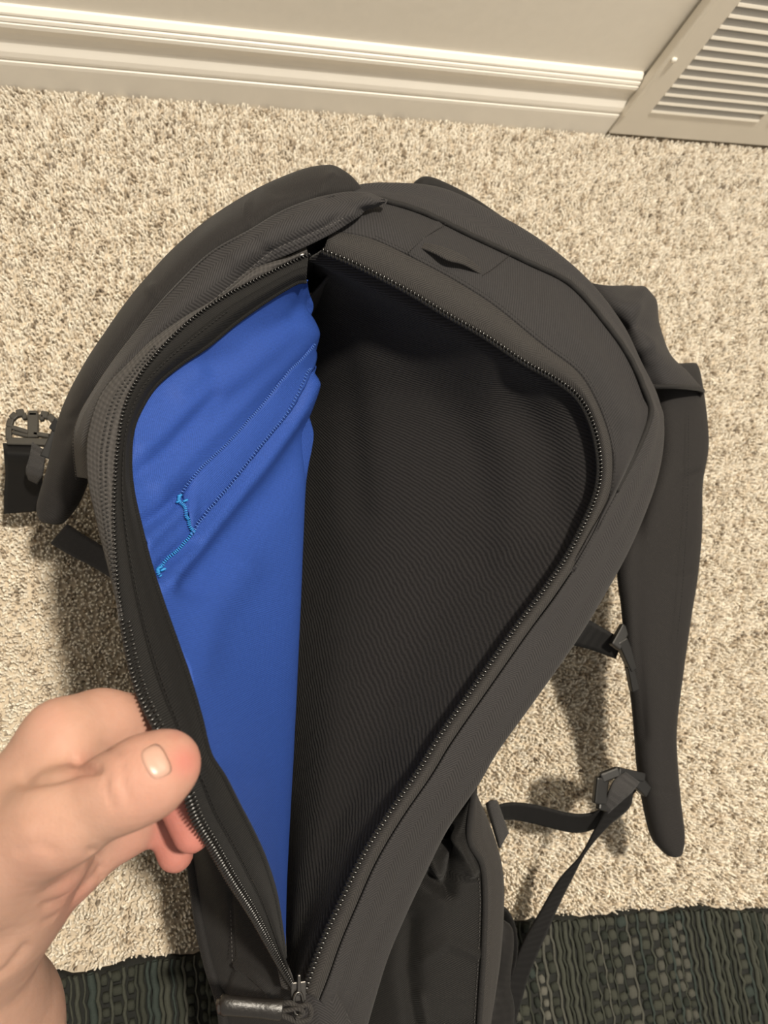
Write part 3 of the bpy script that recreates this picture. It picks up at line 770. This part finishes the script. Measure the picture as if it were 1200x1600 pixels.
# bail ring on the slider
th = np.linspace(0, 2*PI, 25); rc = P(466, 1568, .1895)
ring = np.array([rc+e2*.0026*math.cos(t)+e1*.0056*math.sin(t) for t in th])
tube('puller_ring', ring, .0008, M_metal, bag, 6)
cl = dense(P3([(436, 1570, 0.1880), (452, 1567, 0.1900), (466, 1573, 0.1900), (480, 1570, 0.1890), (486, 1580, 0.1880), (482, 1592, 0.1870), (466, 1596, 0.1880), (450, 1590, 0.1880), (436, 1584, 0.1880)]), 60)
tube('pull_cord', cl, .0014, M_herr2, bag, 8)
cl2 = dense(P3([(437, 1580, 0.1910), (452, 1578, 0.1920), (466, 1576, 0.1925), (474, 1583, 0.1910), (462, 1592, 0.1905)]), 40)
tube('pull_cord', cl2, .0011, M_herr2, bag, 8)
pc_ = dense(P3([(345, 1570, 0.1860), (362, 1571, 0.1880), (395, 1574, 0.1880), (425, 1577, 0.1890), (440, 1578, 0.1890)]), 40)
tube('zipper_pull', pc_, np.interp(np.linspace(0, 1, 40), [0, .06, .15, .7, 1], [.0046, .0056, .0052, .0050, .0056]), M_leather, bag, 14, .7)
tipc = MB(); tipc.bead(P(346, 1571, 0.1860), np.array([.0034, 0, 0]), np.array([0, .0050, 0]), np.array([0, 0, .0044]), 10); tipc.build('pull_cap', M_metal, bag, True)

# --- left shoulder strap with its seam, buckle and webbing
LSo = [(517, 272, .205), (480, 277, .205), (440, 293, .203), (400, 312, .200), (343, 350, .192), (287, 396, .182), (241, 446, .172), (213, 482, .165), (182, 528, .156), (156, 567, .148), (122, 622, .136), (102, 662, .126), (82, 730, .110), (62, 785, .098), (66, 812, .094)]
LSi = [(566, 304, .228), (520, 306, .232), (450, 328, .232), (394, 362, .230), (334, 395, .226), (289, 436, .222), (244, 484, .216), (206, 530, .210), (177, 568, .204), (152, 606, .196), (140, 650, .180), (140, 690, .160), (138, 730, .136), (122, 785, .110), (98, 818, .098)]
def fnS(G):
    return crease(G, [([(386, 318), (384, 340), (397, 358)], 3.5, .0022), ([(393, 318), (392, 345)], 3, -.0018), ([(240, 470), (245, 490), (222, 515)], 6, -.0030), ([(236, 450), (240, 475)], 5, .002),
                      ([(520, 278), (500, 300)], 8, .003), ([(430, 300), (470, 296), (515, 290)], 9, -.0016), ([(110, 655), (125, 640), (150, 610)], 3.5, -.002), ([(122, 650), (100, 690)], 4, -.0016)])
ls = pad('shoulder_strap', LSo, LSi, .020, M_strap, bag, 140, 16, fnS)
# buckle
SR = np.array([1, 0, 0]); 
bz = .085
bq = lambda x, y, z=bz: P(x, y, z)
bm = MB()
def bar(a, b_, w, h):
    a = np.array(a); b_ = np.array(b_); d = b_-a; L = np.linalg.norm(d); d = d/L; s_ = np.cross(d, [0, 0, 1.0]); s_ /= np.linalg.norm(s_)
    bm.box((a+b_)/2, d*L/2*1.04, s_*w/2*1.25, np.cross(s_, d)*h/2)
for (x0, y0, x1, y1, w) in ((14, 688, 14, 668, .0034), (14, 668, 18, 655, .0036), (18, 655, 26, 647, .0040), (26, 647, 38, 645, .0046), (38, 646, 39, 656, .0026), (52, 684, 52, 646, .0060), (45, 647, 59, 647, .0036),
                            (64, 648, 76, 650, .0046), (76, 650, 85, 658, .0040), (85, 658, 88, 672, .0036), (88, 672, 84, 688, .0034), (65, 648, 66, 658, .0026), (18, 668, 44, 676, .0028), (52, 678, 78, 682, .0028), (20, 676, 44, 682, .0022), (13, 690, 86, 692, .0046)):
    bar(bq(x0, y0), bq(x1, y1), w, .0045)
bo = bm.build('buckle', M_clearplastic, ls, bevel=.0009)
bm = MB()
bar(bq(92, 672, .096), bq(72, 715, .092), .0062, .006); bar(bq(100, 660, .100), bq(90, 676, .097), .010, .007)
bm.build('ladder_lock', M_plastic, ls, bevel=.001)
ribbon('strap_webbing', [(4, 692, .082), (6, 710, .088), (8, 740, .070), (6, 775, .050), (6, 803, .036)], [(54, 692, .082), (60, 712, .088), (66, 745, .070), (64, 775, .052), (58, 799, .038)], M_web, ls, .0018, 40, 9)
ribbon('strap_webbing', [(50, 690, .088), (46, 712, .092), (40, 735, .088), (44, 750, .080)], [(74, 706, .090), (68, 722, .096), (64, 745, .092), (58, 757, .080)], M_webgrey, ls, .0018, 30, 7)
ribbon('strap_webbing', [(104, 819, .022), (130, 836, .022), (165, 858, .022), (215, 895, .024), (345, 985, .026)], [(78, 849, .012), (110, 868, .012), (150, 889, .012), (205, 925, .014), (335, 1015, .016)], M_webgrey, ls, .0018, 30, 7)

# --- right shoulder strap
RL_ = [(1012, 575, .160), (1026, 640, .156), (1030, 705, .150), (1012, 775, .144), (988, 830, .138), (968, 885, .132), (974, 950, .124), (985, 1050, .112), (994, 1130, .100), (1000, 1205, .090), (1010, 1265, .082), (1022, 1312, .076), (1036, 1332, .072)]
RR_ = [(1085, 570, .150), (1096, 640, .146), (1100, 700, .142), (1092, 755, .138), (1092, 830, .132), (1086, 900, .124), (1076, 960, .118), (1063, 1045, .108), (1052, 1130, .098), (1053, 1190, .090), (1058, 1250, .082), (1063, 1300, .076), (1056, 1330, .072)]
def fnR(G):
    return crease(G, [([(1072, 640), (1072, 760), (1066, 900), (1056, 1000), (1040, 1150), (1038, 1230)], 4, -.0016), ([(1088, 738), (1072, 748)], 4, -.0025), ([(1055, 903), (1088, 893)], 3, -.0016), ([(1000, 1232), (1052, 1238)], 3, -.0014),
                      ([(1004, 700), (1000, 850), (998, 1000), (1006, 1150)], 8, -.0022)])
rs = pad('shoulder_strap', RL_, RR_, .024, M_strap, bag, 150, 16, fnR)
stitches('strap_stitching', dense(P3([(1076, 650, .166), (1075, 760, .158), (1068, 900, .145), (1058, 1000, .134)]), 80), .0026, .0009, .0003, M_thread, rs)
# fold of fabric covering the top of the strap
CFl = [(912, 440, .190), (930, 468, .192), (952, 505, .190), (975, 550, .186), (992, 585, .182), (1008, 606, .178)]
CFm = [(950, 446, .196), (970, 468, .202), (995, 505, .202), (1022, 548, .198), (1040, 580, .192), (1052, 604, .188)]
CFr = [(985, 446, .176), (1022, 464, .178), (1030, 505, .176), (1047, 552, .172), (1074, 580, .170), (1097, 607, .168)]
CFu = [(980, 450, .150), (1010, 470, .150), (1018, 510, .148), (1035, 555, .146), (1060, 585, .146), (1085, 612, .148)]
def fnC(G):
    return crease(G, [([(935, 478), (985, 482)], 13, .0035), ([(965, 515), (1005, 508)], 11, -.003), ([(975, 545), (1015, 540)], 12, .003), ([(1005, 450), (985, 500), (1010, 560)], 12, .003)])
loft('strap_cover', [CFl, CFm, CFr, CFu], 60, 36, M_twill, bag, .0022, fnC)
tube('cover_hem', dense(P3([(1004, 604, .178), (1030, 604, .186), (1056, 604, .189), (1080, 606, .180), (1097, 610, .168), (1092, 620, .158)]), 40), .0020, M_smooth, bag, 8)
# sternum strap
ribbon('sternum_webbing', [(862, 950, .110), (890, 962, .110), (917, 967, .110), (946, 984, .112), (974, 1000, .114)], [(850, 985, .100), (868, 1000, .100), (889, 1007, .100), (925, 1016, .102), (962, 1030, .106)], M_web, rs, .0018, 30, 7)
bm = MB()
bar(P(962, 990, .118), P(975, 1000, .118), .016, .006); bar(P(970, 1000, .118), P(990, 1045, .114), .0075, .007); bar(P(985, 1040, .114), P(992, 1078, .110), .0065, .006)
bm.build('sternum_buckle', M_plastic, rs, bevel=.0012)
# lower strap webbing with its ladder lock
ribbon('strap_webbing', [(770, 1262, .070), (800, 1256, .070), (840, 1260, .070), (887, 1272, .072), (920, 1273, .076), (946, 1262, .082), (972, 1238, .088), (992, 1215, .092)],
       [(770, 1284, .062), (800, 1281, .060), (837, 1288, .060), (892, 1301, .062), (925, 1297, .066), (955, 1276, .074), (985, 1246, .082), (1002, 1228, .088)], M_web, rs, .0018, 60, 7)
ribbon('strap_webbing', [(958, 1246, .094), (950, 1262, .090), (933, 1292, .080), (908, 1337, .068), (875, 1375, .058), (846, 1425, .046), (820, 1471, .036), (800, 1520, .028), (786, 1560, .024), (768, 1612, .02), (740, 1680, .02)],
       [(990, 1232, .096), (984, 1262, .088), (950, 1292, .080), (917, 1331, .070), (896, 1370, .060), (875, 1412, .046), (854, 1460, .034), (828, 1521, .024), (815, 1565, .020), (800, 1615, .016), (770, 1690, .016)], M_web, rs, .0018, 80, 7)
ribbon('strap_webbing', [(978, 1206, .108), (962, 1218, .110), (952, 1238, .108), (944, 1262, .100)], [(1000, 1222, .104), (988, 1238, .108), (972, 1252, .106), (950, 1272, .098)], M_webgrey, rs, .0016, 30, 7)
bm = MB()
bar(P(936, 1255, .102), P(940, 1215, .104), .0085, .006); bar(P(938, 1216, .104), P(966, 1205, .106), .0060, .006); bar(P(964, 1205, .106), P(1004, 1214, .098), .0055, .006); bar(P(934, 1256, .100), P(952, 1260, .098), .0065, .005); bar(P(992, 1218, .096), P(1010, 1236, .092), .008, .007)
bm.build('ladder_lock', M_plastic, rs, bevel=.0014)
ribbon('webbing_tab', [(758, 1256, .104), (764, 1252, .108), (775, 1250, .108), (778, 1252, .100)], [(779, 1326, .104), (783, 1322, .108), (794, 1303, .108), (796, 1303, .100)], M_webgrey, bag, .0018, 20, 9)
# compression webbing and cord bundle at the foot of the pocket
ribbon('compression_webbing', [(776, 1410, .060), (795, 1428, .060), (806, 1455, .054), (808, 1490, .046), (800, 1530, .04)], [(776, 1430, .048), (788, 1448, .048), (795, 1475, .044), (796, 1500, .040), (786, 1535, .036)], M_web, bag, .0018, 30, 6)
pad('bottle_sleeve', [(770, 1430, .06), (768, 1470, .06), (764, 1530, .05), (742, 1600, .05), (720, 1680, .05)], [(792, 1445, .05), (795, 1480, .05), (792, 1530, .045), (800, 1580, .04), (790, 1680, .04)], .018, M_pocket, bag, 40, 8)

# ================================================================== hand and forearm
def surface_nets(D, org, h):
    """naive surface nets on a signed-distance grid"""
    ins = D < 0
    nx, ny, nz = D.shape
    c = np.zeros((nx-1, ny-1, nz-1), np.int8)
    for a in (0, 1):
        for b_ in (0, 1):
            for e in (0, 1): c += ins[a:nx-1+a, b_:ny-1+b_, e:nz-1+e]
    act = (c > 0) & (c < 8); idx = -np.ones(c.shape, np.int64); I = np.argwhere(act); idx[act] = np.arange(len(I))
    acc = np.zeros((len(I), 3)); cnt = np.zeros(len(I))
    cor = [(a, b_, e) for a in (0, 1) for b_ in (0, 1) for e in (0, 1)]
    for p in cor:
        for ax in range(3):
            if p[ax]: continue
            q = list(p); q[ax] = 1
            d0 = D[I[:, 0]+p[0], I[:, 1]+p[1], I[:, 2]+p[2]]; d1 = D[I[:, 0]+q[0], I[:, 1]+q[1], I[:, 2]+q[2]]
            m = (d0 < 0) != (d1 < 0); t = np.where(m, d0/np.where(m, d0-d1, 1), 0)
            pt = np.array(p, float)[None]+t[:, None]*(np.array(q)-np.array(p))[None]
            acc += np.where(m[:, None], pt, 0); cnt += m
    V = (I+acc/cnt[:, None])*h+org
    F = []
    for ax in range(3):
        o = [0, 1, 2]; o.remove(ax); b_, e = o
        sl0 = [slice(None)]*3; sl1 = [slice(None)]*3; sl0[ax] = slice(0, -1); sl1[ax] = slice(1, None)
        ch = ins[tuple(sl0)] != ins[tuple(sl1)]
        E = np.argwhere(ch)
        ok = (E[:, b_] > 0) & (E[:, e] > 0) & (E[:, b_] < D.shape[b_]-1) & (E[:, e] < D.shape[e]-1); E = E[ok]
        def at(db, de):
            k = E.copy(); k[:, b_] += db; k[:, e] += de; return idx[k[:, 0], k[:, 1], k[:, 2]]
        Q = np.stack([at(-1, -1), at(0, -1), at(0, 0), at(-1, 0)], 1)
        fl = ins[E[:, 0], E[:, 1], E[:, 2]]
        if ax == 1: fl = ~fl
        Q[~fl] = Q[~fl][:, ::-1]; F.append(Q)
    return V, np.vstack(F)

def skin_material():
    m, nt, b = mat_new('skin')
    at = nd(nt, 'ShaderNodeVertexColor', layer_name='flush')
    no = nd(nt, 'ShaderNodeTexNoise'); no.inputs['Scale'].default_value = 140; no.inputs['Detail'].default_value = 5
    g = nd(nt, 'ShaderNodeTexCoord'); nt.links.new(g.outputs['Object'], no.inputs['Vector'])
    base = mixc(nt, no.outputs[0], (.385, .222, .160), (.455, .278, .212))
    sp = nd(nt, 'ShaderNodeSeparateColor'); nt.links.new(at.outputs[0], sp.inputs[0])
    nt.links.new(mixc(nt, sp.outputs[0], base, (.42, .145, .12)), b.inputs['Base Color'])
    b.inputs['Roughness'].default_value = .58; b.inputs['Specular IOR Level'].default_value = .2
    b.inputs['Subsurface Weight'].default_value = .25; b.inputs['Subsurface Radius'].default_value = (.008, .003, .0015); b.inputs['Subsurface Scale'].default_value = .5
    v = nd(nt, 'ShaderNodeTexVoronoi'); v.inputs['Scale'].default_value = 700; nt.links.new(g.outputs['Object'], v.inputs['Vector'])
    n2 = nd(nt, 'ShaderNodeTexNoise'); n2.inputs['Scale'].default_value = 260; n2.inputs['Detail'].default_value = 4; nt.links.new(g.outputs['Object'], n2.inputs['Vector'])
    bp = nd(nt, 'ShaderNodeBump'); bp.inputs['Distance'].default_value = .0006; bp.inputs['Strength'].default_value = .35
    nt.links.new(mth(nt, 'ADD', mth(nt, 'MULTIPLY', v.outputs[0], .3), n2.outputs[0]), bp.inputs['Height']); nt.links.new(bp.outputs[0], b.inputs['Normal'])
    return m
M_skin = skin_material()
M_nail = plain('fingernail', (.44, .265, .205), .36, .5, var=.05)

def build_hand():
    prims = []   # (a, b, ra, rb, k, flush)
    def cap(a, b_, ra, rb, k=.006, fl=0.0): prims.append((P(*a), P(*b_), ra, rb, k, fl))
    # forearm and wrist
    cap((110, 2050, .115), (15, 1760, .145), .040, .037, .010); cap((15, 1760, .145), (-18, 1600, .185), .037, .033, .010); cap((-18, 1600, .185), (-48, 1500, .240), .033, .0275, .010)
    # palm: metacarpals fanning from the wrist
    cap((-55, 1455, .262), (-20, 1350, .296), .0260, .0220, .014)
    cap((-60, 1360, .294), (98, 1156, .312), .0190, .0148, .012)      # index metacarpal
    cap((-40, 1450, .262), (78, 1235, .292), .0220, .0170, .014)      # middle
    cap((-25, 1460, .252), (98, 1295, .276), .0200, .0155, .014)      # ring
    cap((-10, 1455, .248), (104, 1352, .264), .0180, .0135, .014)     # little
    cap((-20, 1430, .275), (60, 1345, .296), .0230, .0180, .014)      # ball of the thumb
    # thumb
    cap((-20, 1340, .312), (92, 1281, .334), .0215, .0158, .014)
    cap((92, 1281, .334), (196, 1232, .345), .0158, .0137, .008)
    cap((196, 1232, .345), (234, 1211, .346), .0137, .0140, .006)
    cap((234, 1211, .346), (262, 1193, .344), .0140, .0120, .006, .22)
    # index finger: along the top, then behind the flap under the thumb
    cap((98, 1156, .312), (155, 1136, .300), .0150, .0146, .008, .05); cap((155, 1136, .300), (225, 1132, .288), .0146, .0130, .006, .12)
    cap((225, 1132, .286), (262, 1170, .290), .0120, .0095, .004, .5); cap((262, 1170, .290), (284, 1200, .297), .0095, .0085, .004, .6)
    # middle finger: tip shows below the flap edge
    cap((78, 1225, .298), (215, 1205, .285), .0165, .0125, .007, .1); cap((215, 1205, .285), (275, 1238, .283), .0120, .0098, .005, .3)
    cap((275, 1238, .283), (299, 1304, .284), .0098, .0080, .0025, .85)
    # ring finger
    cap((98, 1290, .280), (200, 1262, .262), .0155, .0120, .007, .1); cap((200, 1262, .262), (258, 1278, .256), .0112, .0098, .005, .3)
    cap((258, 1278, .256), (274, 1334, .258), .0098, .0084, .0022, .75)
    # little finger, curled under the palm
    cap((108, 1352, .268), (196, 1300, .262), .0135, .0105, .007, .15); cap((196, 1300, .262), (222, 1290, .245), .0102, .0090, .005, .3)
    A = np.array([p[0] for p in prims]); B = np.array([p[1] for p in prims]); 
    lo = np.minimum(A, B).min(0)-.05; hi = np.maximum(A, B).max(0)+.05
    h = .0017
    ax = [np.arange(lo[i], hi[i], h) for i in range(3)]
    X, Y, Z = np.meshgrid(*[a.astype(np.float32) for a in ax], indexing='ij')
    D = np.full(X.shape, 1.0, np.float32)
    for (a, b_, ra, rb, k, fl) in prims:
        mn = np.minimum(a, b_)-max(ra, rb)-.03; mx = np.maximum(a, b_)+max(ra, rb)+.03
        s = tuple(slice(max(0, int((mn[i]-lo[i])/h)), int((mx[i]-lo[i])/h)+1) for i in range(3))
        d = b_-a; L2 = float(d@d)
        x = X[s]-a[0]; y = Y[s]-a[1]; z = Z[s]-a[2]
        t = np.clip((x*d[0]+y*d[1]+z*d[2])/L2, 0, 1)
        q = np.sqrt((x-t*d[0])**2+(y-t*d[1])**2+(z-t*d[2])**2)-(ra+(rb-ra)*t)
        o = D[s]; hh = np.clip(.5+.5*(o-q)/k, 0, 1)
        D[s] = o*(1-hh)+q*hh-k*hh*(1-hh)
    V, F = surface_nets(D, lo, h)
    # vertex relax
    for _ in range(2):
        acc = np.zeros_like(V); cn = np.zeros(len(V))
        for i in range(4):
            j = (i+1) % 4
            np.add.at(acc, F[:, i], V[F[:, j]]); np.add.at(acc, F[:, j], V[F[:, i]]); np.add.at(cn, F[:, i], 1); np.add.at(cn, F[:, j], 1)
        V = V*.5+.5*acc/cn[:, None]
    # creases and knuckle folds, pressed into the skin
    me = mesh_from('hand', V, F); 
    N = np.empty(len(V)*3); me.vertices.foreach_get('normal', N); N = N.reshape(-1, 3)
    X2, Y2 = to_px(V); up = N@((CAM-V.mean(0))/np.linalg.norm(CAM-V.mean(0)))
    def fold(poly, w, dep):
        nonlocal V
        Dm = np.full(len(V), 1e9)
        for (ax_, ay), (bx, by) in zip(poly[:-1], poly[1:]):
            t = np.clip(((X2-ax_)*(bx-ax_)+(Y2-ay)*(by-ay))/((bx-ax_)**2+(by-ay)**2), 0, 1)
            Dm = np.minimum(Dm, np.hypot(X2-ax_-t*(bx-ax_), Y2-ay-t*(by-ay)))
        V = V+N*(dep*np.exp(-(Dm/w)**2)*(up > .15))[:, None]
    fold([(166, 1212), (167, 1236), (176, 1262)], 3.5, -.0007); fold([(190, 1196), (193, 1226), (203, 1256)], 3.5, -.0007); fold([(179, 1222), (182, 1244)], 6, .0005)
    fold([(40, 1222), (90, 1214), (125, 1203), (150, 1203)], 9, -.0022); fold([(112, 1182), (122, 1196), (140, 1204)], 5, -.0012); fold([(160, 1165), (185, 1176)], 6, -.0007)
    fold([(50, 1392), (90, 1384), (125, 1362)], 6, -.0010); fold([(70, 1415), (115, 1402), (160, 1358)], 6, -.0012); fold([(70, 1440), (110, 1425), (150, 1395)], 5, -.0009)
    fold([(140, 1330), (158, 1345), (160, 1372)], 7, -.0012); fold([(30, 1330), (60, 1318), (85, 1330)], 8, -.0006)
    fold([(-10, 1530), (10, 1518), (40, 1480)], 7, -.0014)
    # bed of the thumb nail
    me.vertices.foreach_set('co', V.ravel()); me.update()
    fl = np.zeros(len(V))
    for (a, b_, ra, rb, k, f_) in prims:
        if not f_: continue
        d = b_-a; t = np.clip(((V-a)@d)/(d@d), 0, 1); q = np.linalg.norm(V-a-t[:, None]*d, axis=1)-(ra+(rb-ra)*t)
        fl = np.maximum(fl, f_*np.exp(-(np.maximum(q, 0)/.006)**2))
    # knuckles and thumb crease redness
    for x, y, s_, a in ((80, 1120, 40, .16), (172, 1238, 18, .15), (130, 1200, 28, .30), (290, 1190, 32, .8), (60, 1350, 60, .12), (120, 1400, 50, .35), (275, 1150, 18, .4)): fl = np.maximum(fl, a*np.exp(-((X2-x)**2+(Y2-y)**2)/s_**2)*(up > 0))
    ca = me.color_attributes.new('flush', 'FLOAT_COLOR', 'POINT')
    c4 = np.ones((len(V), 4), np.float32); c4[:, :3] = fl[:, None]; ca.data.foreach_set('color', c4.ravel())
    o = bpy.data.objects.new('person', me); COL.objects.link(o); me.materials.append(M_skin)
    tag(o, "person's bare left hand and forearm pinching the zippered flap edge between thumb and fingers", 'person')
    # thumb nail: thin curved plate laid on the thumb
    e1 = P(250, 1160, .36)-P(275, 1215, .36)
    from mathutils.bvhtree import BVHTree
    bv = BVHTree.FromPolygons([Vector(v) for v in V], [tuple(int(i) for i in f) for f in F])
    G = np.zeros((13, 15, 3))
    # nail outline in frame terms: base lies towards the knuckle, free edge towards the tip
    c = np.array([243.0, 1190.0]); axis = np.array([.86, -.42]); axis /= np.linalg.norm(axis); side = np.array([-axis[1], axis[0]])
    for i in range(13):
        for j in range(15):
            a = -1+2*i/12; b_ = -1+2*j/14
            k = (abs(a)**3.2+abs(b_)**3.2)**(1/3.2); m_ = max(abs(a), abs(b_)); sc_ = m_/k if k > 1e-6 else 1
            q = c+axis*(a*sc_*19)+side*(b_*sc_*27+ 1)
            d = _f+_r*(q[0]-600)/FPX-_u*(q[1]-800)/FPX; d /= np.linalg.norm(d)
            hit, nn, _, _ = bv.ray_cast(Vector(CAM), Vector(d))
            lift = .00035-.0010*max(0, m_-.82)/.18+.0004*max(0, a)
            G[i, j] = (np.array(hit)-d*lift) if hit is not None else CAM+d*.3
    V2, F2, uv = grid_sheet(G); me2 = mesh_from('thumbnail', V2, F2, uv)
    n_ = link('thumbnail', me2, M_nail, o); s = n_.modifiers.new('s', 'SOLIDIFY'); s.thickness = .0006; s.offset = 0
    return o
build_hand()
